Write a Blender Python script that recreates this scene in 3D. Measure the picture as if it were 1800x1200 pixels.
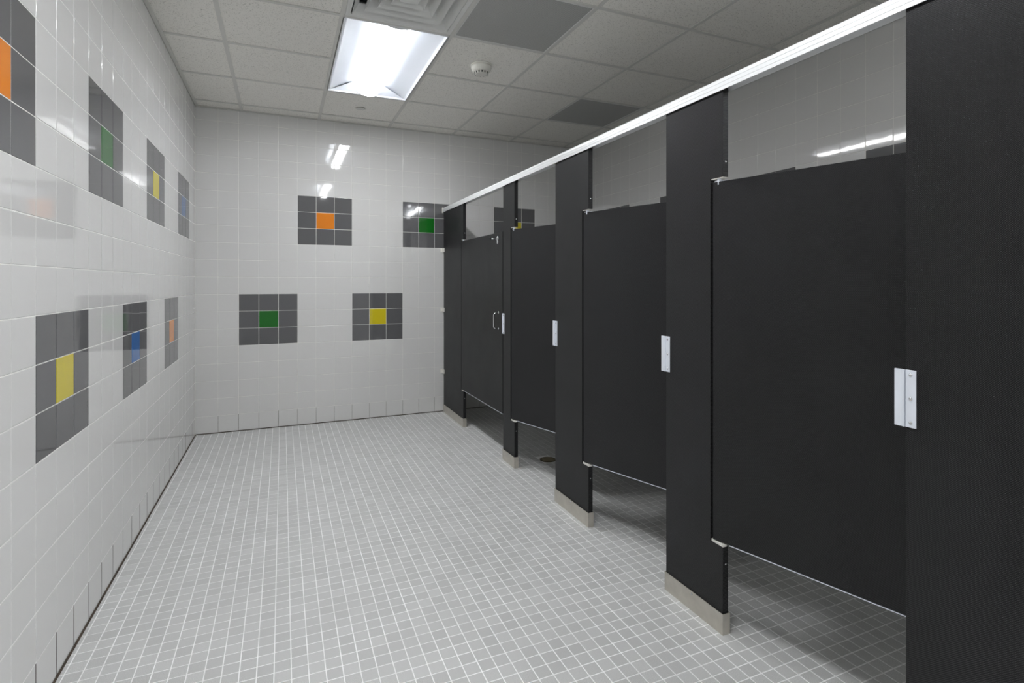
import bpy, bmesh, math, random
from mathutils import Vector, Matrix

random.seed(7)
for o in list(bpy.data.objects):
    bpy.data.objects.remove(o, do_unlink=True)
scene = bpy.context.scene
COL = scene.collection
PI = math.pi

# ------------------------------------------------------------------ camera
F_PX, YAW, PPX, HOR = 940.8254, 0.4048, 900.0, 496.9754
CAM = Vector((0.6966, -5.3483, 1.3206))
cd = bpy.data.cameras.new('camera')
cam = bpy.data.objects.new('camera', cd)
COL.objects.link(cam)
cd.sensor_width = 36.0
cd.lens = F_PX * 36.0 / 1800.0
cd.shift_y = -(600.0 - HOR) / 1800.0
cd.clip_start = 0.05
cam.location = CAM
cam.rotation_euler = (PI / 2, 0, -YAW)
scene.camera = cam

# ------------------------------------------------------------------ world / exposure
w = bpy.data.worlds.new('world'); scene.world = w
w.use_nodes = True
w.node_tree.nodes['Background'].inputs[0].default_value = (0.6, 0.65, 0.7, 1)
w.node_tree.nodes['Background'].inputs[1].default_value = 0.05
LENS_POWER = 41.0
LENS_SIDE = 1.0
scene.cycles.diffuse_bounces = 6
scene.cycles.max_bounces = 10
vs = scene.view_settings
vs.view_transform = 'Standard'
vs.look = 'None'
vs.exposure = 0.72
vs.gamma = 1.0
vs.use_curve_mapping = False


def project(P):
    r = Vector(P) - CAM
    s, c = math.sin(YAW), math.cos(YAW)
    d = r.x * s + r.y * c
    if d < 0.15:
        return None
    return PPX + F_PX * (r.x * c - r.y * s) / d, HOR - F_PX * r.z / d


# ------------------------------------------------------------------ dimensions
TW, TH = 0.1626, 0.1524          # wall tile pitch
H = 2.8514                       # ceiling
RW = 3.99                        # right wall
FRONT = -7.7                     # wall behind the camera
SX = 2.215                       # front face of the stall fronts
ST = 0.027                       # board thickness
Z_DB, Z_DT, Z_HEAD = 0.338, 1.706, 2.043

# ------------------------------------------------------------------ materials
def new_mat(name):
    m = bpy.data.materials.new(name); m.use_nodes = True
    nt = m.node_tree
    return m, nt, nt.nodes['Principled BSDF']

def simple(name, col, rough=0.5, metal=0.0, spec=0.5, noise=0.0, nscale=40, bump=0.0, bscale=60, coord='Object', coat=0.0):
    m, nt, b = new_mat(name)
    b.inputs['Base Color'].default_value = (*col, 1)
    b.inputs['Roughness'].default_value = rough
    b.inputs['Metallic'].default_value = metal
    b.inputs['Specular IOR Level'].default_value = spec
    if coat:
        b.inputs['Coat Weight'].default_value = coat
        b.inputs['Coat Roughness'].default_value = 0.03
    tc = nt.nodes.new('ShaderNodeTexCoord')
    geo = nt.nodes.new('ShaderNodeNewGeometry')
    src = geo.outputs['Position'] if coord == 'World' else tc.outputs['Object']
    if noise:
        n = nt.nodes.new('ShaderNodeTexNoise'); n.inputs['Scale'].default_value = nscale
        n.inputs['Detail'].default_value = 3
        nt.links.new(src, n.inputs['Vector'])
        r = nt.nodes.new('ShaderNodeValToRGB')
        r.color_ramp.elements[0].position = 0.3; r.color_ramp.elements[1].position = 0.7
        r.color_ramp.elements[0].color = (*[c * (1 - noise) for c in col], 1)
        r.color_ramp.elements[1].color = (*[min(1, c * (1 + noise)) for c in col], 1)
        nt.links.new(n.outputs['Fac'], r.inputs['Fac'])
        nt.links.new(r.outputs['Color'], b.inputs['Base Color'])
    if bump:
        n2 = nt.nodes.new('ShaderNodeTexNoise'); n2.inputs['Scale'].default_value = bscale
        nt.links.new(src, n2.inputs['Vector'])
        bp = nt.nodes.new('ShaderNodeBump'); bp.inputs['Strength'].default_value = bump
        bp.inputs['Distance'].default_value = 0.01
        nt.links.new(n2.outputs['Fac'], bp.inputs['Height'])
        nt.links.new(bp.outputs['Normal'], b.inputs['Normal'])
    return m

def glaze(name, col):
    return simple(name, col, rough=0.045, spec=0.55, bump=0.035, bscale=7, coord='World')

M = {}
M['white'] = glaze('glazed_white', (0.68, 0.68, 0.67))
M['grey'] = glaze('glazed_charcoal', (0.115, 0.115, 0.12))
M['orange'] = glaze('glazed_orange', (0.72, 0.22, 0.015))
M['green'] = glaze('glazed_green', (0.004, 0.13, 0.008))
M['yellow'] = glaze('glazed_yellow', (0.62, 0.52, 0.02))
M['blue'] = glaze('glazed_blue', (0.012, 0.13, 0.42))
M['grout'] = simple('wall_grout', (0.80, 0.80, 0.77), rough=0.85, noise=0.08, nscale=9, coord='World')
M['plaster'] = simple('plain_wall_paint', (0.72, 0.725, 0.72), rough=0.35, noise=0.03, nscale=3)
M['floor_grout'] = simple('floor_grout', (0.92, 0.92, 0.915), rough=0.8, noise=0.10, nscale=5, coord='World')
M['caulk'] = simple('dark_caulk', (0.05, 0.035, 0.022), rough=0.7, noise=0.4, nscale=12, coord='World')
M['steel'] = simple('brushed_stainless', (0.62, 0.59, 0.53), rough=0.34, metal=0.85, noise=0.06, nscale=25)
M['alu'] = simple('satin_aluminium', (0.86, 0.90, 0.98), rough=0.36, metal=0.2)
M['rail'] = simple('headrail_aluminium', (0.86, 0.87, 0.88), rough=0.3, metal=0.3)
M['chrome'] = simple('polished_chrome', (0.75, 0.76, 0.78), rough=0.12, metal=1.0)
M['rubber'] = simple('black_rubber', (0.012, 0.012, 0.012), rough=0.6)
M['nylon'] = simple('pale_nylon', (0.80, 0.785, 0.73), rough=0.45)
M['enamel'] = simple('white_enamel', (0.80, 0.81, 0.83), rough=0.4)
M['reflector'] = simple('light_reflector_enamel', (0.82, 0.84, 0.88), rough=0.45)
M['tee'] = simple('ceiling_tee_paint', (0.68, 0.675, 0.64), rough=0.5)
M['vent'] = simple('vent_paint', (0.78, 0.785, 0.77), rough=0.45)
M['plastic'] = simple('detector_plastic', (0.74, 0.73, 0.68), rough=0.4)
M['dark'] = simple('duct_dark', (0.05, 0.05, 0.05), rough=0.8)
M['bronze'] = simple('worn_bronze', (0.34, 0.28, 0.15), rough=0.35, metal=0.6, noise=0.2, nscale=60)
M['drain'] = simple('aged_bronze', (0.12, 0.095, 0.05), rough=0.35, metal=0.8, noise=0.3, nscale=60)

# floor mosaic tile: unglazed grey porcelain with fine speckle, tone differs from tile to tile
def floor_mat():
    m, nt, b = new_mat('speckled_porcelain')
    geo = nt.nodes.new('ShaderNodeNewGeometry')
    n = nt.nodes.new('ShaderNodeTexNoise'); n.inputs['Scale'].default_value = 480; n.inputs['Detail'].default_value = 2
    nt.links.new(geo.outputs['Position'], n.inputs['Vector'])
    r = nt.nodes.new('ShaderNodeValToRGB')
    e = r.color_ramp.elements
    e[0].position = 0.32; e[0].color = (0.43, 0.435, 0.43, 1)
    e[1].position = 0.68; e[1].color = (0.66, 0.665, 0.655, 1)
    nt.links.new(n.outputs['Fac'], r.inputs['Fac'])
    # per tile tone
    ad = nt.nodes.new('ShaderNodeVectorMath'); ad.operation = 'ADD'; ad.inputs[1].default_value = (-2.133 + 0.0542 * 60, 3.69 + 0.0542 * 100, 0)
    nt.links.new(geo.outputs['Position'], ad.inputs[0])
    dv = nt.nodes.new('ShaderNodeVectorMath'); dv.operation = 'SCALE'; dv.inputs['Scale'].default_value = 1 / 0.0542
    nt.links.new(ad.outputs[0], dv.inputs[0])
    fl = nt.nodes.new('ShaderNodeVectorMath'); fl.operation = 'FLOOR'
    nt.links.new(dv.outputs[0], fl.inputs[0])
    mz = nt.nodes.new('ShaderNodeVectorMath'); mz.operation = 'MULTIPLY'; mz.inputs[1].default_value = (1, 1, 0)
    nt.links.new(fl.outputs[0], mz.inputs[0])
    wn = nt.nodes.new('ShaderNodeTexWhiteNoise'); wn.noise_dimensions = '3D'
    nt.links.new(mz.outputs[0], wn.inputs['Vector'])
    mr = nt.nodes.new('ShaderNodeMapRange'); mr.inputs['To Min'].default_value = 0.93; mr.inputs['To Max'].default_value = 1.05
    nt.links.new(wn.outputs['Value'], mr.inputs['Value'])
    mul = nt.nodes.new('ShaderNodeVectorMath'); mul.operation = 'SCALE'
    nt.links.new(r.outputs['Color'], mul.inputs[0]); nt.links.new(mr.outputs['Result'], mul.inputs['Scale'])
    nt.links.new(mul.outputs[0], b.inputs['Base Color'])
    b.inputs['Roughness'].default_value = 0.42
    b.inputs['Specular IOR Level'].default_value = 0.4
    bp = nt.nodes.new('ShaderNodeBump'); bp.inputs['Strength'].default_value = 0.12; bp.inputs['Distance'].default_value = 0.0015
    nt.links.new(n.outputs['Fac'], bp.inputs['Height']); nt.links.new(bp.outputs['Normal'], b.inputs['Normal'])
    return m
M['floor_tile'] = floor_mat()

# black textured plastic: fine diamond lattice of raised dots
def board_mat():
    m, nt, b = new_mat('black_textured_plastic')
    tc = nt.nodes.new('ShaderNodeTexCoord')
    sp = nt.nodes.new('ShaderNodeSeparateXYZ'); nt.links.new(tc.outputs['Object'], sp.inputs[0])
    def math_(op, a, bb=None):
        n = nt.nodes.new('ShaderNodeMath'); n.operation = op
        for i, v in enumerate((a, bb)):
            if v is None: continue
            if isinstance(v, (int, float)): n.inputs[i].default_value = v
            else: nt.links.new(v, n.inputs[i])
        return n.outputs[0]
    k = 2 * PI / 0.0052
    a = math_('SINE', math_('MULTIPLY', sp.outputs['Y'], k))
    c = math_('SINE', math_('MULTIPLY', sp.outputs['Z'], k))
    h = math_('MULTIPLY', a, c)
    h2 = math_('MAXIMUM', h, 0.0)
    nz = nt.nodes.new('ShaderNodeTexNoise'); nz.inputs['Scale'].default_value = 5
    nt.links.new(tc.outputs['Object'], nz.inputs['Vector'])
    bp = nt.nodes.new('ShaderNodeBump'); bp.inputs['Strength'].default_value = 1.0; bp.inputs['Distance'].default_value = 0.0016
    nt.links.new(h2, bp.inputs['Height']); nt.links.new(bp.outputs['Normal'], b.inputs['Normal'])
    mr = nt.nodes.new('ShaderNodeMapRange'); mr.inputs['To Min'].default_value = 0.34; mr.inputs['To Max'].default_value = 0.46
    nt.links.new(nz.outputs['Fac'], mr.inputs['Value']); nt.links.new(mr.outputs['Result'], b.inputs['Roughness'])
    cr = nt.nodes.new('ShaderNodeValToRGB')  # dot tops coloured lighter, imitating the light they catch
    cr.color_ramp.elements[0].position = 0.25; cr.color_ramp.elements[0].color = (0.0075, 0.0075, 0.0085, 1)
    cr.color_ramp.elements[1].position = 0.8; cr.color_ramp.elements[1].color = (0.026, 0.026, 0.0285, 1)
    nt.links.new(h2, cr.inputs['Fac']); nt.links.new(cr.outputs['Color'], b.inputs['Base Color'])
    b.inputs['Specular IOR Level'].default_value = 0.34
    return m
M['board'] = board_mat()

# mineral fibre ceiling panel: off-white with scattered dark pin holes
def ceiling_mat():
    m, nt, b = new_mat('mineral_fibre')
    geo = nt.nodes.new('ShaderNodeNewGeometry')
    n = nt.nodes.new('ShaderNodeTexNoise'); n.inputs['Scale'].default_value = 150; n.inputs['Detail'].default_value = 4
    n.inputs['Roughness'].default_value = 0.7
    nt.links.new(geo.outputs['Position'], n.inputs['Vector'])
    r = nt.nodes.new('ShaderNodeValToRGB')
    e = r.color_ramp.elements
    e[0].position = 0.36; e[0].color = (0.45, 0.44, 0.40, 1)
    e[1].position = 0.43; e[1].color = (0.90, 0.885, 0.835, 1)
    nt.links.new(n.outputs['Fac'], r.inputs['Fac'])
    nt.links.new(r.outputs['Color'], b.inputs['Base Color'])
    b.inputs['Roughness'].default_value = 0.9
    bp = nt.nodes.new('ShaderNodeBump'); bp.inputs['Strength'].default_value = 0.3; bp.inputs['Distance'].default_value = 0.002
    nt.links.new(n.outputs['Fac'], bp.inputs['Height']); nt.links.new(bp.outputs['Normal'], b.inputs['Normal'])
    return m
M['fibre'] = ceiling_mat()

# fine perforated metal
def perf_mat():
    m, nt, b = new_mat('perforated_metal')
    tc = nt.nodes.new('ShaderNodeTexCoord')
    v = nt.nodes.new('ShaderNodeTexVoronoi'); v.inputs['Scale'].default_value = 165; v.inputs['Randomness'].default_value = 0.0
    mp = nt.nodes.new('ShaderNodeMapping'); mp.inputs['Rotation'].default_value = (0, 0, PI / 4)
    nt.links.new(tc.outputs['Object'], mp.inputs['Vector']); nt.links.new(mp.outputs[0], v.inputs['Vector'])
    r = nt.nodes.new('ShaderNodeValToRGB')
    e = r.color_ramp.elements
    e[0].position = 0.36; e[0].color = (0.03, 0.03, 0.03, 1)
    e[1].position = 0.44; e[1].color = (0.50, 0.505, 0.49, 1)
    nt.links.new(v.outputs['Distance'], r.inputs['Fac']); nt.links.new(r.outputs['Color'], b.inputs['Base Color'])
    b.inputs['Roughness'].default_value = 0.5
    return m
M['perf'] = perf_mat()

def lens_mat(name, power):
    m, nt, b = new_mat(name)
    b.inputs['Base Color'].default_value = (0.9, 0.93, 0.95, 1)
    b.inputs['Emission Color'].default_value = (0.975, 0.985, 1.0, 1)
    b.inputs['Emission Strength'].default_value = power
    return m
M['lens'] = lens_mat('lit_lens_bottom', LENS_POWER)
M['lens_boost'] = lens_mat('lit_lens_bottom_boosted', LENS_POWER * 2.8)  # raised emission for the added lamp past the stalls
M['lens_side'] = lens_mat('lit_lens_side', LENS_SIDE)

# ------------------------------------------------------------------ helpers
def mesh_from(name, verts, faces, mats, fmats=None, smooth=False):
    me = bpy.data.meshes.new(name)
    me.from_pydata([tuple(v) for v in verts], [], faces)
    for m in (mats if isinstance(mats, (list, tuple)) else [mats]):
        me.materials.append(m)
    if fmats:
        me.polygons.foreach_set('material_index', fmats)
    if smooth:
        me.polygons.foreach_set('use_smooth', [True] * len(me.polygons))
    me.update()
    return me

def link(name, me, parent=None, loc=None, rot=None):
    o = bpy.data.objects.new(name, me)
    COL.objects.link(o)
    if parent is not None: o.parent = parent
    if loc is not None: o.location = loc
    if rot is not None: o.rotation_euler = rot
    return o

def tag(o, label=None, cat=None, group=None, kind=None):
    if label: o['label'] = label
    if cat: o['category'] = cat
    if group: o['group'] = group
    if kind: o['kind'] = kind
    return o

def empty(name, loc=(0, 0, 0), rot=(0, 0, 0)):
    o = bpy.data.objects.new(name, None)
    o.empty_display_size = 0.1
    COL.objects.link(o); o.location = loc; o.rotation_euler = rot
    return o

class MB:
    """collects shapes for ONE mesh"""
    def __init__(self): self.bm = bmesh.new()
    def box(self, x0, x1, y0, y1, z0, z1, bev=0.0, mat=0, mtx=None):
        vs_ = [self.bm.verts.new(Vector(p)) for p in
               ((x0, y0, z0), (x1, y0, z0), (x1, y1, z0), (x0, y1, z0), (x0, y0, z1), (x1, y0, z1), (x1, y1, z1), (x0, y1, z1))]
        fs = [self.bm.faces.new([vs_[i] for i in f]) for f in
              ((0, 3, 2, 1), (4, 5, 6, 7), (0, 1, 5, 4), (1, 2, 6, 5), (2, 3, 7, 6), (3, 0, 4, 7))]
        for f in fs: f.material_index = mat
        if mtx is not None:
            for v in vs_: v.co = mtx @ v.co
        if bev:
            es = {e for f in fs for e in f.edges}
            bmesh.ops.bevel(self.bm, geom=list(es), offset=bev, segments=1, affect='EDGES', profile=0.5)
        return self
    def prism(self, pts, axis, a, b, bev=0.0):
        """extrude a 2D polygon along axis ('x','y','z') from a to b"""
        def P(p, t):
            if axis == 'x': return (t, p[0], p[1])
            if axis == 'y': return (p[0], t, p[1])
            return (p[0], p[1], t)
        A = [self.bm.verts.new(P(p, a)) for p in pts]; B = [self.bm.verts.new(P(p, b)) for p in pts]
        n = len(pts)
        fs = [self.bm.faces.new(A), self.bm.faces.new(B[::-1])]
        for i in range(n):
            fs.append(self.bm.faces.new((A[i], B[i], B[(i + 1) % n], A[(i + 1) % n])))
        bmesh.ops.recalc_face_normals(self.bm, faces=fs)
        if bev:
            es = {e for f in fs for e in f.edges}
            bmesh.ops.bevel(self.bm, geom=list(es), offset=bev, segments=1, affect='EDGES', profile=0.5)
        return self
    def lathe(self, prof, centre, axis='z', seg=24):
        """profile of (radius, height) revolved about axis through centre"""
        c = Vector(centre); rings = []
        for r, h in prof:
            ring = []
            for k in range(seg):
                t = 2 * PI * k / seg
                if axis == 'z': p = (r * math.cos(t), r * math.sin(t), h)
                elif axis == 'x': p = (h, r * math.cos(t), r * math.sin(t))
                else: p = (r * math.cos(t), h, r * math.sin(t))
                ring.append(self.bm.verts.new(c + Vector(p)))
            rings.append(ring)
        fs = []
        for a, b in zip(rings, rings[1:]):
            for k in range(seg):
                fs.append(self.bm.faces.new((a[k], a[(k + 1) % seg], b[(k + 1) % seg], b[k])))
        fs.append(self.bm.faces.new(rings[0])); fs.append(self.bm.faces.new(rings[-1]))
        for f in fs: f.smooth = True
        fs[-1].smooth = fs[-2].smooth = False
        bmesh.ops.recalc_face_normals(self.bm, faces=fs)
        return self
    def tube(self, path, r, seg=10):
        path = [Vector(p) for p in path]; rings = []
        for i, p in enumerate(path):
            t = (path[min(i + 1, len(path) - 1)] - path[max(i - 1, 0)]).normalized()
            up = Vector((0, 1, 0)) if abs(t.y) < 0.9 else Vector((1, 0, 0))
            u = t.cross(up).normalized(); v = t.cross(u)
            rings.append([self.bm.verts.new(p + r * (math.cos(2 * PI * k / seg) * u + math.sin(2 * PI * k / seg) * v)) for k in range(seg)])
        fs = []
        for a, b in zip(rings, rings[1:]):
            for k in range(seg): fs.append(self.bm.faces.new((a[k], a[(k + 1) % seg], b[(k + 1) % seg], b[k])))
        fs.append(self.bm.faces.new(rings[0])); fs.append(self.bm.faces.new(rings[-1]))
        for f in fs: f.smooth = True
        bmesh.ops.recalc_face_normals(self.bm, faces=fs)
        return self
    def mesh(self, name, mats):
        me = bpy.data.meshes.new(name); self.bm.to_mesh(me); self.bm.free()
        for m in (mats if isinstance(mats, (list, tuple)) else [mats]): me.materials.append(m)
        return me
    def build(self, name, mats, parent=None, loc=None, rot=None):
        return link(name, self.mesh(name, mats), parent, loc, rot)

def slab_geo(w_, h_, t, bev, seg=3):
    """tile: back at z=-t, face at z=0, rounded front edge; centred in xy"""
    a, b = w_ / 2, h_ / 2
    lv = [(0.0, -t)] + [(bev * (1 - math.cos(PI / 2 * k / seg)), -bev * (1 - math.sin(PI / 2 * k / seg))) for k in range(seg + 1)]
    V = []
    for ins, z in lv:
        V += [(-a + ins, -b + ins, z), (a - ins, -b + ins, z), (a - ins, b - ins, z), (-a + ins, b - ins, z)]
    Fc = []
    for l in range(len(lv) - 1):
        for i in range(4):
            j = (i + 1) % 4
            Fc.append((4 * l + i, 4 * l + j, 4 * l + 4 + j, 4 * l + 4 + i))
    n = 4 * (len(lv) - 1)
    Fc.append((n, n + 1, n + 2, n + 3))
    return V, Fc

# ------------------------------------------------------------------ tiled surfaces
MATKEYS = ['white', 'grey', 'orange', 'green', 'yellow', 'blue']
_cache = {}
def tile_mesh(w_, h_, key):
    k = (round(w_, 4), round(h_, 4), key)
    if k not in _cache:
        V, Fc = slab_geo(w_, h_, 0.006, 0.0018)
        _cache[k] = mesh_from('tile_' + key, V, Fc, M[key])
    return _cache[k]

JOINT = 0.0030
def lay_tiles(wall, tiles, rot, to_world, visible, limit=296):
    """tiles: (a0,a1,z0,z1,key) in wall coordinates; to_world maps (a,z) to a point on the tile face"""
    ranked = []
    for t in tiles:
        a0, a1, z0, z1, key = t
        area = 0.0
        pc = [project(to_world(a, z)) for a, z in ((a0, z0), (a1, z0), (a1, z1), (a0, z1))]
        if all(pc):
            cx = sum(p[0] for p in pc) / 4; cy = sum(p[1] for p in pc) / 4
            if -30 < cx < 1830 and -30 < cy < 1230 and visible((a0 + a1) / 2, (z0 + z1) / 2):
                area = abs(sum(pc[i][0] * pc[(i + 1) % 4][1] - pc[(i + 1) % 4][0] * pc[i][1] for i in range(4))) / 2
                if key != 'white': area += 1e5
        ranked.append((area, t))
    ranked.sort(key=lambda q: -q[0])
    R = Matrix.Rotation(0, 4, 'X')
    from mathutils import Euler
    V, Fc, fm = [], [], []
    for i, (area, (a0, a1, z0, z1, key)) in enumerate(ranked):
        c = Vector(to_world((a0 + a1) / 2, (z0 + z1) / 2))
        tilt = Euler((random.uniform(-1, 1) * 0.0022, random.uniform(-1, 1) * 0.0022, 0)).to_matrix()
        m3 = Euler(rot).to_matrix() @ tilt
        w_, h_ = abs(a1 - a0) - JOINT, (z1 - z0) - JOINT
        if i < limit and area > 0:
            o = link('tile', tile_mesh(w_, h_, key), wall, c, m3.to_euler())
            if key not in ('white', 'grey'): o['label'] = key + ' glazed square tile'
            elif key == 'grey': o['label'] = 'charcoal glazed square tile'
        else:
            v, f = slab_geo(w_, h_, 0.006, 0.0018)
            n = len(V)
            V += [c + m3 @ Vector(p) for p in v]
            Fc += [tuple(n + k for k in q) for q in f]
            fm += [MATKEYS.index(key)] * len(f)
    if V:
        o = link('tiles_beyond', mesh_from('tiles_beyond', V, Fc, [M[k] for k in MATKEYS], fm), wall)
        o['kind'] = 'stuff'; o['label'] = 'the smaller and hidden glazed tiles of this wall'

ZL = [i * TH for i in range(19)] + [H + 0.012]
ZL[0] = 0.004

def panel_key(col, row, starts_low, starts_up):
    """3 x 3 tile squares: rows 5-7 (low) and 11-13 (up)"""
    for rows, st in ((5, starts_low), (11, starts_up)):
        if rows <= row < rows + 3:
            for s, colour in st:
                if s <= col < s + 3:
                    return colour if (col == s + 1 and row == rows + 1) else 'grey'
    return 'white'

G = 0.0013   # grout sits this far behind the tile faces
# --- back wall
me = MB().box(-0.1, RW + 0.1, G, 0.12, -0.02, H + 0.15)
wall_back = tag(me.build('wall_back', M['grout']), 'white tiled end wall with charcoal squares facing down the room', 'wall', kind='structure')
bl = [0.0] + [(1.0674 + i) * TW for i in range(24)]
bl = [x for x in bl if x < RW - 0.02] + [RW]
low = [(2, 'green'), (8, 'yellow'), (14, 'blue'), (20, 'orange')]; up = [(5, 'orange'), (11, 'green'), (17, 'yellow'), (23, 'blue')]
tiles = [(bl[c], bl[c + 1], ZL[r], ZL[r + 1], panel_key(c, r, low, up)) for c in range(len(bl) - 1) for r in range(19)]
def vis_back(a, z):
    if a < 2.18: return True
    return z > 1.75
lay_tiles(wall_back, tiles, (PI / 2, 0, 0), lambda a, z: (a, 0.0, z), vis_back)

# --- left wall
me = MB().box(-0.12, -G, FRONT - 0.1, 0.12, -0.02, H + 0.15)
wall_left = tag(me.build('wall_left', M['grout']), 'long white tiled wall with charcoal squares beside the open floor', 'wall', kind='structure')
ll = [0.0] + [(1.0568 + i) * TW for i in range(60)]
ll = [y for y in ll if y < -FRONT - 0.02] + [-FRONT]
lowc = ['orange', 'blue', 'yellow', 'green']; upc = ['blue', 'yellow', 'green', 'orange']
low = [(5 + 6 * k, lowc[k % 4]) for k in range(9)]; up = [(2 + 6 * k, upc[k % 4]) for k in range(9)]
tiles = [(ll[c], ll[c + 1], ZL[r], ZL[r + 1], panel_key(c, r, low, up)) for c in range(len(ll) - 1) for r in range(19)]
lay_tiles(wall_left, tiles, (PI / 2, 0, PI / 2), lambda a, z: (0.0, -a, z), lambda a, z: True)

# --- right wall (behind the stalls)
me = MB().box(RW + G, RW + 0.12, FRONT - 0.1, 0.12, -0.02, H + 0.15)
wall_right = tag(me.build('wall_right', M['grout']), 'white tiled wall behind the black stalls', 'wall', kind='structure')
off = -3.18 + 20 * TW
ks = [k for k in range(-4, 60) if off - k * TW < -0.02 and off - k * TW > FRONT + 0.02]
rl = [0.0] + [-(off - k * TW) for k in ks] + [-FRONT]
first = [i for i, y in enumerate(rl) if abs(y - 3.18) < 1e-4][0]
upr = [(first + 6 * k, ['orange', 'blue', 'green', 'yellow'][k % 4]) for k in range(-3, 6)]
lor = [(first + 3 + 6 * k, ['green', 'yellow', 'orange', 'blue'][k % 4]) for k in range(-4, 6)]
tiles = [(rl[c], rl[c + 1], ZL[r], ZL[r + 1], panel_key(c, r, lor, upr)) for c in range(len(rl) - 1) for r in range(19)]
def vis_right(a, z):
    p = Vector((RW, -a, z)); d = p - CAM
    t = (SX - CAM.x) / d.x
    q = CAM + d * t
    if not (1.60 < q.z < 2.10): return False
    return any(y1 < q.y < y0 for y0, y1 in ((-0.66, -1.68), (-1.8, -2.52), (-2.8, -3.53), (-3.75, -4.5)))
lay_tiles(wall_right, tiles, (PI / 2, 0, -PI / 2), lambda a, z: (RW, -a, z), vis_right)

# --- wall behind the camera
me = MB().box(-0.1, RW + 0.1, FRONT - 0.12, FRONT, -0.02, H + 0.15)
tag(me.build('wall_front', M['plaster']), 'plain white wall behind the viewer', 'wall', kind='structure')

# open dark joints between the tiles of the bottom course
def base_joints(wall, pts, along):
    V, Fq = [], []
    for c in pts:
        p = MB()
        hw, t = 0.0008, 0.0004
        n = len(V)
        if along == 'x': b = [(x, y) for x, y in ((c - hw, -t), (c + hw, -t), (c + hw, G + 0.002), (c - hw, G + 0.002))]
        else: b = [(x, y) for x, y in ((-G - 0.002, -c - hw), (t, -c - hw), (t, -c + hw), (-G - 0.002, -c + hw))]
        p.bm.free()
        V += [(x, y, 0.004) for x, y in b] + [(x, y, TH - 0.002) for x, y in b]
        Fq += [tuple(n + i for i in f) for f in ((0, 3, 2, 1), (4, 5, 6, 7), (0, 1, 5, 4), (1, 2, 6, 5), (2, 3, 7, 6), (3, 0, 4, 7))]
    o = link('base_course_joints', mesh_from('base_course_joints', V, Fq, M['caulk']), wall)
    o['kind'] = 'stuff'; o['label'] = 'thin dark joints between the lowest tiles'
base_joints(wall_back, bl[1:-1], 'x')
base_joints(wall_left, ll[1:-1], 'y')

# --- floor
me = MB().box(-0.12, RW + 0.12, FRONT - 0.12, 0.12, -0.12, -0.0008)
floor = tag(me.build('floor', M['floor_grout']), 'grey two inch mosaic tile floor with pale grout', 'floor', kind='structure')
FP = 0.0542; FJ = 0.0034
xs = []
k = -60
while True:
    x = 2.133 + k * FP; k += 1
    if x < -FP: continue
    if x > RW: break
    xs.append(x)
ys = []
k = 120
while True:
    y = -3.69 + k * FP; k -= 1
    if y > FP: continue
    if y < FRONT: break
    ys.append(y)
cells = []
DRAIN = Vector((2.52, -1.775, 0)); DR = 0.062
for x in xs:
    for y in ys:
        x0, x1 = max(x + FJ / 2, 0.004), min(x + FP - FJ / 2, RW - 0.004)
        y1, y0 = min(y - FJ / 2, -0.004), max(y - FP + FJ / 2, FRONT + 0.004)
        if x1 - x0 < 0.006 or y1 - y0 < 0.006: continue
        cx, cy = (x0 + x1) / 2, (y0 + y1) / 2
        if (Vector((cx, cy, 0)) - DRAIN).length < DR + 0.018: continue
        area = 0
        pc = [project(p) for p in ((x0, y0, 0), (x1, y0, 0), (x1, y1, 0), (x0, y1, 0))]
        if all(pc) and cx < SX - 0.01:
            if all(0 < p[0] < 1800 and 0 < p[1] < 1200 for p in pc):
                area = abs(sum(pc[i][0] * pc[(i + 1) % 4][1] - pc[(i + 1) % 4][0] * pc[i][1] for i in range(4))) / 2
        cells.append((area, x0, x1, y0, y1))
cells.sort(key=lambda q: -q[0])
fcache = {}
V, Fc = [], []
for i, (area, x0, x1, y0, y1) in enumerate(cells):
    dx, dy = x1 - x0, y1 - y0
    c = Vector(((x0 + x1) / 2, (y0 + y1) / 2, random.uniform(-0.0002, 0.0002)))
    if i < 298 and area > 0:
        kk = (round(dx, 4), round(dy, 4))
        if kk not in fcache:
            v, f = slab_geo(dx, dy, 0.005, 0.0009, 1); fcache[kk] = mesh_from('mosaic_tile', v, f, M['floor_tile'])
        link('mosaic_tile', fcache[kk], floor, c)
    else:
        v, f = slab_geo(dx, dy, 0.005, 0.0009, 1)
        n = len(V); V += [c + Vector(p) for p in v]; Fc += [tuple(n + q for q in g) for g in f]
o = link('mosaic_tiles_beyond', mesh_from('mosaic_tiles_beyond', V, Fc, M['floor_tile']), floor)
o['kind'] = 'stuff'; o['label'] = 'grey mosaic tiles farther across the floor'
# thin fillet of grout where cut tiles at the drain were left out is the floor slab itself

# dark sealant joint along the walls
tag(MB().prism([(0.0, 0.0005), (0.006, 0.0005), (0.0, 0.006)], 'y', FRONT + 0.01, -0.002).build('trim_1', M['caulk']),
    'thin dark sealant line at the foot of the long left wall', 'trim', kind='structure')
tag(MB().prism([(-0.0, 0.0005), (-0.006, 0.0005), (-0.0, 0.006)], 'x', 0.006, RW - 0.002).build('trim_2', M['caulk']),
    'thin dark sealant line at the foot of the end wall', 'trim', kind='structure')

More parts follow.
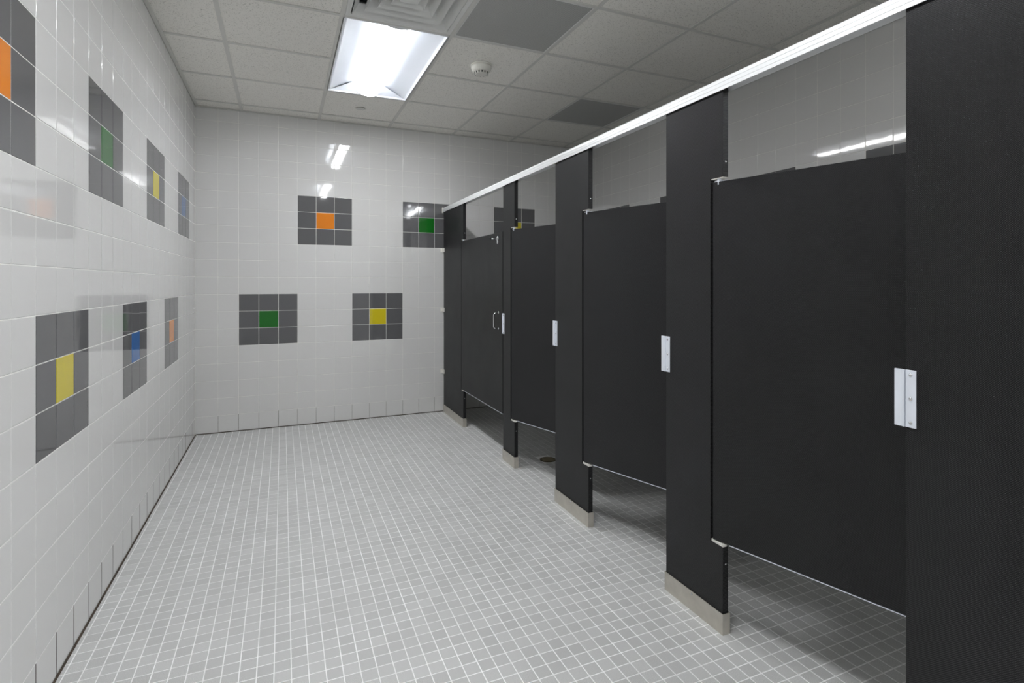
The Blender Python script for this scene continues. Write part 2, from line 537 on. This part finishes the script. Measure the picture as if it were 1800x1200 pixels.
# --- ceiling: fibre panels in an exposed tee grid
GX = [0.36 + 0.65 * i for i in range(6)]           # 0.36 .. 3.61
GY = [-0.195 - 0.65 * i for i in range(12)]        # -0.195 .. -7.345
me = MB().box(-0.12, RW + 0.12, FRONT - 0.12, 0.12, H + 0.16, H + 0.26)
ceiling = tag(me.build('ceiling', M['plaster']), 'suspended ceiling of speckled off white panels', 'ceiling', kind='structure')
XB = [0.0] + GX + [RW]; YB = [0.0] + GY + [FRONT]
TB = 0.0125
LIGHT_CELLS = {(2, 2), (2, 3), (2, 6), (2, 7), (5, 9), (5, 10)}
VENT = (2, 4); GRILLE = [(3, 4), (5, 2)]
skip = LIGHT_CELLS | {VENT} | set(GRILLE)
pcache = {}
for i in range(len(XB) - 1):
    for j in range(len(YB) - 1):
        if (i, j) in skip: continue
        dx = XB[i + 1] - XB[i] - 0.004; dy = YB[j] - YB[j + 1] - 0.004
        kk = (round(dx, 3), round(dy, 3))
        if kk not in pcache:
            pcache[kk] = MB().box(-dx / 2, dx / 2, -dy / 2, dy / 2, 0.0, 0.016).mesh('ceiling_panel', M['fibre'])
        link('ceiling_panel', pcache[kk], ceiling, ((XB[i] + XB[i + 1]) / 2, (YB[j] + YB[j + 1]) / 2, H + 0.0048 + random.uniform(0, 0.0008)))
for x in GX:
    MB().box(x - TB, x + TB, FRONT + 0.012, -0.012, H, H + 0.0042, bev=0.0008).build('tee_bar', M['tee'], ceiling)
for y in GY:
    for i in range(len(XB) - 1):
        # cross tees do not run through the long light fittings
        if any((i, j) in LIGHT_CELLS and (i, j + 1) in LIGHT_CELLS and abs(YB[j + 1] - y) < 1e-6 for j in range(len(YB) - 1)): continue
        x0 = XB[i] + (TB if i else 0.012); x1 = XB[i + 1] - (TB if i < len(XB) - 2 else 0.012)
        MB().box(x0, x1, y - TB, y + TB, H + 0.0003, H + 0.0042, bev=0.0008).build('cross_tee', M['tee'], ceiling)
for nm, b in (('wall_angle', (0.002, 0.024, FRONT, -0.001)), ('wall_angle', (RW - 0.024, RW - 0.002, FRONT, -0.001)),
              ('wall_angle', (0.024, RW - 0.024, -0.024, -0.002)), ('wall_angle', (0.024, RW - 0.024, FRONT, FRONT + 0.024))):
    MB().box(b[0], b[1], b[2], b[3], H - 0.001, H + 0.003).build(nm, M['tee'], ceiling)

# ------------------------------------------------------------------ ceiling lights
def make_light(cx, cy, label, lens='lens', baffles=False):
    root = empty('ceiling_light', (cx, cy, H))
    tag(root, label, 'ceiling light', 'recessed ceiling lights down the room')
    hx, hy = 0.325 - 0.0135, 0.65 - 0.0135
    fr = MB()
    for s in (-1, 1):
        fr.box(s * hx - 0.006, s * hx + 0.006, -hy, hy, 0.0, 0.012)
        fr.box(-hx, hx, s * hy - 0.006, s * hy + 0.006, 0.0, 0.012)
    fr.build('frame', M['enamel'], root)
    lens_w, z_top = 0.085, 0.085
    # two curved reflector wings
    for s in (-1, 1):
        prof = []
        for k in range(13):
            t = k / 12
            x = hx - 0.004 - t * (hx - 0.004 - lens_w)
            z = 0.004 + z_top * math.sin(t * PI / 2)
            prof.append((s * x, z))
        n = len(prof); V = []; Fq = []
        for y in (-hy, hy):
            V += [(x, y, z) for x, z in prof]
        for y in (-hy, hy):
            V += [(x, y, z + 0.004) for x, z in prof]
        for k in range(n - 1):
            q = (k, k + 1, n + k + 1, n + k)
            Fq.append(q if s < 0 else q[::-1])
            Fq.append(tuple(2 * n + a for a in (q[::-1] if s < 0 else q)))
        Fq.append((0, n, 3 * n, 2 * n)); Fq.append((n - 1, 3 * n - 1, 4 * n - 1, 2 * n - 1))
        link('reflector_wing', mesh_from('reflector_wing', V, Fq, M['reflector'], smooth=True), root)
    # sloped end plates
    for s in (-1, 1):
        V = [(-hx + 0.004, s * hy, 0.005), (hx - 0.004, s * hy, 0.005), (0.10, s * (hy - 0.06), 0.088), (-0.10, s * (hy - 0.06), 0.088),
             (-hx + 0.004, s * hy, 0.012), (hx - 0.004, s * hy, 0.012), (0.10, s * hy, 0.10), (-0.10, s * hy, 0.10)]
        Fq = [(0, 1, 2, 3), (4, 7, 6, 5), (0, 3, 7, 4), (1, 5, 6, 2), (2, 6, 7, 3), (0, 4, 5, 1)]
        link('end_plate', mesh_from('end_plate', V, Fq, M['reflector']), root)
    MB().box(-0.31, 0.31, -hy, hy, 0.105, 0.11).build('housing', M['enamel'], root)
    # hanging rounded lens
    prof = []
    for k in range(11):
        t = PI * k / 10
        prof.append((-lens_w * math.cos(t), 0.062 - 0.068 * max(0.0, math.sin(t)) ** 0.4))
    n = len(prof); ly = hy - 0.012
    V = [(x, -ly, z) for x, z in prof] + [(x, ly, z) for x, z in prof]
    Fq = [(k, n + k, n + k + 1, k + 1) for k in range(n - 1)]
    # flat lower part glows strongly; side glow dimmed so the wings stay unburnt
    fmi = [0 if 3 <= k <= 6 else 1 for k in range(n - 1)]
    link('lens', mesh_from('lens', V, Fq, [M[lens], M['lens_side']], fmi, smooth=True), root)
    for s in (-1, 1):
        pr = [(x * 1.02, z - 0.002) for x, z in prof]
        MB().prism(pr, 'y', s * ly, s * (ly + 0.004)).build('lens_end_cap', M['enamel'], root)
    if baffles:  # added blades hide the lamp's reflection in the wall tiles
        for k in range(-6, 7):
            MB().box(-hx + 0.008, hx - 0.008, k * 0.098 - 0.001, k * 0.098 + 0.001, -0.024, -0.0075).build('added_baffle', M['enamel'], root)
    return root

make_light(1.335, -1.495, 'lit recessed ceiling light with glowing rounded lens near the end wall')
make_light(1.335, -4.095, 'lit recessed ceiling light above the open floor, outside the picture beside the last stall')
make_light(3.285, -6.045, 'added unseen ceiling light past the last stall, boosted to brighten the stalls', 'lens_boost', True)  # lamp added out of view to brighten the stall interiors

# ------------------------------------------------------------------ air diffuser (concentric louvres)
vx, vy = (XB[2] + XB[3]) / 2, (YB[4] + YB[5]) / 2
root = tag(empty('air_diffuser', (vx, vy, H)), 'pale grey square air diffuser with stepped louvres beside the lit light', 'air vent')
hh = 0.325 - 0.0135
fr = MB()
for s in (-1, 1):
    fr.box(s * (hh - 0.014) - 0.014, s * (hh - 0.014) + 0.014, -hh, hh, 0, 0.01)
    fr.box(-hh + 0.028, hh - 0.028, s * (hh - 0.014) - 0.014, s * (hh - 0.014) + 0.014, 0, 0.01)
fr.build('frame', M['vent'], root)
MB().box(-hh, hh, -hh, hh, 0.10, 0.104).build('plenum', M['dark'], root)
for k in range(4):
    ro = 0.278 - 0.062 * k; ri = ro - 0.036; z0, z1 = -0.006 + 0.003 * k, 0.050 + 0.006 * k
    ct = [(-1, -1), (1, -1), (1, 1), (-1, 1)]
    for q in range(4):
        a, b = ct[q], ct[(q + 1) % 4]
        V = [(a[0] * ro, a[1] * ro, z0), (b[0] * ro, b[1] * ro, z0), (b[0] * ri, b[1] * ri, z1), (a[0] * ri, a[1] * ri, z1)]
        V += [(x, y, z + 0.004) for x, y, z in V]
        Fq = [(0, 1, 2, 3), (7, 6, 5, 4), (0, 4, 5, 1), (1, 5, 6, 2), (2, 6, 7, 3), (3, 7, 4, 0)]
        link('louvre_blade', mesh_from('louvre_blade', V, Fq, M['vent']), root)
MB().box(-0.05, 0.05, -0.05, 0.05, 0.004, 0.012, bev=0.002).build('centre_cap', M['vent'], root)

# ------------------------------------------------------------------ perforated return grilles
for (ci, cj), lab in zip(GRILLE, ('dark grey perforated ceiling grille next to the louvred air diffuser',
                                  'dark grey perforated ceiling grille over the stalls, nearer the end wall')):
    gx, gy = (XB[ci] + XB[ci + 1]) / 2, (YB[cj] + YB[cj + 1]) / 2
    gw = (XB[ci + 1] - XB[ci]) / 2 - 0.0135
    gh = (YB[cj] - YB[cj + 1]) / 2 - 0.0135
    gw = min(gw, 0.3115)
    root = tag(empty('return_grille', (gx, gy, H)), lab, 'air vent', 'perforated ceiling grilles')
    MB().box(-gw + 0.006, gw - 0.006, -gh + 0.006, gh - 0.006, 0.002, 0.005).build('perforated_plate', M['perf'], root)
    fr = MB()
    for s in (-1, 1):
        fr.box(s * (gw - 0.003) - 0.003, s * (gw - 0.003) + 0.003, -gh, gh, 0.0005, 0.02)
        fr.box(-gw + 0.006, gw - 0.006, s * (gh - 0.003) - 0.003, s * (gh - 0.003) + 0.003, 0.0005, 0.02)
    fr.build('frame', M['vent'], root)

# ------------------------------------------------------------------ smoke detector and sprinkler cover
root = tag(empty('smoke_detector', (1.985, -1.79, H + 0.0045)), 'round white smoke detector on the ceiling', 'smoke detector')
MB().lathe([(0.076, 0.0), (0.076, -0.006), (0.070, -0.010)], (0, 0, 0), seg=32).build('base', M['plastic'], root)
MB().lathe([(0.072, -0.009), (0.072, -0.020), (0.066, -0.038), (0.057, -0.048), (0.050, -0.051)], (0, 0, 0), seg=32).build('body', M['plastic'], root)
gm = MB().lathe([(0.048, -0.050), (0.047, -0.062), (0.036, -0.065)], (0, 0, 0), seg=32).build('sensor_cap', M['plastic'], root)
for k in range(14):
    t = 2 * PI * k / 14
    MB().box(-0.0042, 0.0042, -0.0016, 0.0016, -0.006, 0.006).build('vent_slot', M['rubber'], gm,
        (0.0472 * math.cos(t), 0.0472 * math.sin(t), -0.057), (0, 0, t + PI / 2))
MB().lathe([(0.004, -0.046), (0.004, -0.047)], (-0.03, -0.046, 0.0), seg=10).build('indicator_lamp', M['drain'], root)
root = tag(empty('sprinkler_cover', (1.325, -0.495, H + 0.0045)), 'small round concealed sprinkler cover plate on the ceiling by the end wall', 'sprinkler')
MB().lathe([(0.041, -0.004), (0.041, -0.0055), (0.038, -0.0065)], (0, 0, 0), seg=28).build('cover_plate', M['tee'], root)
MB().lathe([(0.030, 0.0), (0.030, -0.004)], (0, 0, 0), seg=24).build('cup', M['dark'], root)

# ------------------------------------------------------------------ stall fronts
def screw(parent, loc, axis='x', r=0.0045, name='screw', mat='chrome'):
    prof = [(r, 0.0), (r * 0.9, -0.0016), (r * 0.45, -0.0024)]
    me = MB()
    me.lathe(prof, (0, 0, 0), axis='z', seg=10)
    rot = {'x': (0, PI / 2, 0), 'y': (-PI / 2, 0, 0)}[axis]     # head points to -x / -y
    return me.build(name, M[mat], parent, loc, rot)

def pilaster(y_far, y_near, label, notch=None, keeper=None, wall_brackets=False):
    """y_far > y_near; notch = y of the recessed hinge edge; keeper = True: strike plate on the far edge"""
    yc = (y_far + y_near) / 2
    root = tag(empty('stall_pilaster', (SX, yc, 0)), label, 'pilaster', 'black pilasters of the toilet stalls')
    f, n = y_far - yc, y_near - yc
    zt = Z_HEAD + 0.02
    if notch is not None:
        q = notch - yc
        pts = [(f, 0.012), (f, zt), (n, zt), (n, Z_DT + 0.014), (q, Z_DT + 0.014), (q, Z_DB - 0.012), (n, Z_DB - 0.012), (n, 0.012)]
    else:
        pts = [(f, 0.012), (f, zt), (n, zt), (n, 0.012)]
    MB().prism(pts, 'x', 0.0, ST, bev=0.0012).build('board', M['board'], root)
    # folded stainless shoe
    e = 0.0025
    sh = MB()
    sh.box(-e - 0.0016, -e + 0.0004, n - e, f + e, 0.0, 0.079)
    sh.box(ST + e - 0.0004, ST + e + 0.0016, n - e, f + e, 0.0, 0.079)
    sh.box(-e - 0.0016, ST + e + 0.0016, n - e - 0.0014, n - e + 0.0006, 0.0, 0.079)
    sh.box(-e - 0.0016, ST + e + 0.0016, f + e - 0.0006, f + e + 0.0014, 0.0, 0.079)
    shoe = sh.build('shoe', M['steel'], root)
    screw(shoe, (-e - 0.0016, 0.0, 0.068), 'x', 0.005)
    if notch is not None:
        q = notch - yc
        for z in (Z_DT + 0.07, Z_DB - 0.075):
            screw(root, (ST * 0.5, n, z), 'y', 0.004)
        # hinge cams in the notch
        MB().lathe([(0.0075, -0.016), (0.0075, 0.016)], (ST * 0.5, (q + n) / 2, Z_DT + 0.004), seg=12).build('hinge_pin', M['alu'], root)
        MB().prism([(q - 0.003, Z_DB - 0.0118), (n + 0.003, Z_DB - 0.0118), (n + 0.006, Z_DB - 0.004), (q - 0.003, Z_DB - 0.002)], 'x', 0.003, ST - 0.003).build('hinge_cam', M['nylon'], root)
        MB().prism([(q - 0.002, Z_DT + 0.0138), (n + 0.003, Z_DT + 0.0138), (n + 0.004, Z_DT + 0.0115), (q - 0.002, Z_DT + 0.0105)], 'x', 0.002, ST - 0.002).build('hinge_cap', M['nylon'], root)
    if keeper:
        z0, z1 = 0.94, 1.0915
        # flat plate on the pilaster, raised spine, and stop lip reaching across the door gap
        kp = MB().box(-0.0035, -0.0002, f - 0.027, f - 0.001, z0, z1, bev=0.0006).build('strike_plate', M['alu'], root)
        MB().box(-0.0075, -0.0002, f + 0.0, f + 0.0045, z0, z1, bev=0.0008).build('spine', M['alu'], kp)
        MB().box(-0.0050, 0.0, f + 0.0058, f + (0.026 if keeper != 'narrow' else 0.010), z0, z1, bev=0.0006).build('stop_lip', M['alu'], kp)
        for z in (z0 + 0.013, (z0 + z1) / 2, z1 - 0.013):
            screw(kp, (-0.0035, f - 0.014, z), 'x', 0.0048)
    if wall_brackets:
        for z in (1.655, 1.044, 0.415):
            br = MB()
            br.box(-0.0090, -0.0005, f - 0.032, f + 0.0285, z - 0.020, z + 0.020, bev=0.0012)
            br.box(-0.028, -0.0005, f + 0.0255, f + 0.0285, z - 0.020, z + 0.020, bev=0.0008)
            b = br.build('wall_bracket', M['nylon'], root)
            screw(b, (-0.0090, f - 0.016, z), 'x', 0.004)
    return root

pilaster(-0.030, -0.672, 'wide black pilaster bracketed to the end wall, farthest from the viewer', notch=-0.612, wall_brackets=True)
pilaster(-1.636, -1.850, 'narrowest black pilaster, between the door with a pull handle and the next door', notch=-1.779, keeper='narrow')
pilaster(-2.472, -2.853, 'black pilaster third from the end wall, just right of the floor drain', notch=-2.786, keeper=True)
pilaster(-3.490, -3.814, 'black pilaster fourth from the end wall, its steel shoe nearest the viewer', notch=-3.750, keeper=True)
pilaster(-4.455, -4.790, 'black pilaster cut off by the right edge of the picture', keeper=True)

def door(y_h, width, angle, label, closed=False):
    root = tag(empty('stall_door', (SX + ST * 0.5, y_h, 0), (0, 0, math.radians(angle))), label, 'door', 'black doors of the toilet stalls')
    h = ST / 2
    MB().box(-h, h, -width, 0.0, Z_DB, Z_DT, bev=0.0012).build('board', M['board'], root)
    MB().box(-h - 0.001, h - 0.006, -width + 0.002, -0.066, Z_DB - 0.0030, Z_DB - 0.0004).build('edge_strip', M['alu'], root)
    MB().box(-h + 0.004, h - 0.004, -0.055, -0.004, Z_DT + 0.0002, Z_DT + 0.003, bev=0.0006).build('hinge_plate', M['alu'], root)
    return root

d1 = door(-0.622, 1.002, 0, 'closed wide black stall door with chrome pull and coat hook')
door(-1.7875, 0.672, 16.3, 'ajar black stall door between the narrowest pilaster and the third, over the drain')
door(-2.7945, 0.682, 18.0, 'ajar black stall door in the middle of the row, third from the end wall')
door(-3.7585, 0.700, 16.2, 'ajar black stall door nearest the viewer, filling the right of the picture')

# pull handle and coat hook on the closed door
h = -ST / 2
hy, hz0, hz1, rr = -1.545 + 0.622, 0.970, 1.092, 0.0055
path = [(h, hy, hz0)]
for k in range(7):
    t = PI / 2 * k / 6
    path.append((h - 0.020 - 0.020 * math.sin(t), hy, hz0 + 0.002 + 0.020 * (1 - math.cos(t))))
for k in range(7):
    t = PI / 2 * k / 6
    path.append((h - 0.020 - 0.020 * math.cos(t), hy, hz1 - 0.022 + 0.020 * math.sin(t)))
path.append((h, hy, hz1))
pull = MB().tube(path, rr, 12).build('pull_handle', M['chrome'], d1)
for z in (hz0, hz1):
    MB().lathe([(0.010, 0.0), (0.009, -0.003)], (h, hy, z), axis='x', seg=14).build('rosette', M['chrome'], pull)
hk = MB()
yk, zk = -1.527 + 0.622, 1.652
hk.lathe([(0.020, 0.0), (0.019, -0.004), (0.014, -0.006)], (h, yk, zk + 0.008), axis='x', seg=18)
hk.lathe([(0.015, 0.0), (0.014, -0.0035), (0.010, -0.005)], (h, yk, zk - 0.020), axis='x', seg=18)
hook = hk.build('coat_hook', M['chrome'], d1)
MB().tube([(h, yk, zk + 0.006), (h - 0.03, yk, zk + 0.005), (h - 0.058, yk, zk + 0.007)], 0.0055, 10).build('hook_arm', M['chrome'], hook)
MB().lathe([(0.008, 0.0), (0.009, -0.006), (0.007, -0.012)], (h - 0.056, yk, zk + 0.007), axis='x', seg=14).build('rubber_bumper', M['rubber'], hook)

# headrail: ribbed channel along the top of all pilasters
root = tag(empty('headrail', (SX, 0, Z_HEAD)), 'bright aluminium headrail running over all the black stall pilasters', 'rail')
y0, y1 = -0.004, -4.800
prof = [(-0.0075, 0.0), (-0.0075, 0.012), (-0.0060, 0.0125), (-0.0060, 0.0145), (-0.0075, 0.015), (-0.0075, 0.027), (-0.0060, 0.0275), (-0.0060, 0.0295),
        (-0.0075, 0.030), (-0.0070, 0.038), (-0.002, 0.046), (ST + 0.002, 0.046), (ST + 0.0075, 0.040), (ST + 0.0075, 0.0), (ST + 0.0045, 0.0),
        (ST + 0.0045, 0.034), (-0.0045, 0.034), (-0.0045, 0.0)]
MB().prism(prof, 'y', y0 - 0.001, y1).build('channel', M['rail'], root)
MB().box(-0.0042, ST + 0.0042, y1 + 0.002, y0 - 0.003, 0.0215, 0.0335).build('inner_web', M['vent'], root)
MB().box(-0.012, ST + 0.012, -0.004, -0.0005, -0.006, 0.052, bev=0.0008).build('wall_flange', M['nylon'], root)

# partitions between the stalls
for yc, lab in ((-1.715, 'black partition between the widest stall and the drain stall'),
                (-2.700, 'black partition behind the third pilaster from the end wall'),
                (-3.680, 'black partition behind the pilaster with the nearest steel shoe'),
                (-4.700, 'black end partition behind the pilaster at the right picture edge')):
    root = tag(empty('stall_partition', ((SX + RW) / 2, yc, 0)), lab, 'partition', 'black partitions between the stalls')
    hw = (RW - SX - ST - 0.03) / 2
    cxo = (SX + ST + 0.014 + RW - 0.016) / 2 - (SX + RW) / 2
    m = Matrix.Translation((cxo, 0, 0))
    bd = MB().box(-ST / 2, ST / 2, -hw, hw, Z_DB, Z_DT, bev=0.0012).build('board', M['board'], root, (cxo, 0, 0), (0, 0, PI / 2))
    for z in (0.5, 1.0, 1.55):
        br = MB()
        br.box(-0.014, 0.024, ST / 2 + 0.0004, ST / 2 + 0.004, -0.02, 0.02)
        br.box(-0.0138, -0.010, ST / 2 + 0.0004, ST / 2 + 0.03, -0.02, 0.02)
        br.build('bracket', M['alu'], root, (SX + ST + 0.0145 - (SX + RW) / 2, 0, z))
        br = MB()
        br.box(-0.024, 0.014, ST / 2 + 0.0004, ST / 2 + 0.004, -0.02, 0.02)
        br.box(0.010, 0.0138, ST / 2 + 0.0004, ST / 2 + 0.03, -0.02, 0.02)
        br.build('bracket', M['alu'], root, (RW - 0.0145 - (SX + RW) / 2, 0, z))

# floor drain under the second door
root = tag(empty('floor_drain', (DRAIN.x, DRAIN.y, 0.0)), 'round bronze slotted floor drain under the second stall door', 'drain')
MB().lathe([(DR, -0.0006), (DR, 0.0012), (DR - 0.010, 0.0022), (DR - 0.012, 0.0006), (DR - 0.012, -0.0006)], (0, 0, 0), seg=36).build('rim', M['drain'], root)
MB().lathe([(DR - 0.013, -0.0005), (DR - 0.013, 0.0008)], (0, 0, 0), seg=32).build('well', M['dark'], root)
for k in range(-4, 5):
    x = k * 0.0105; L = math.sqrt(max(0.0001, (DR - 0.013) ** 2 - x * x)) - 0.001
    MB().box(x - 0.003, x + 0.003, -L, L, 0.0008, 0.0028).build('slat', M['bronze'], root)
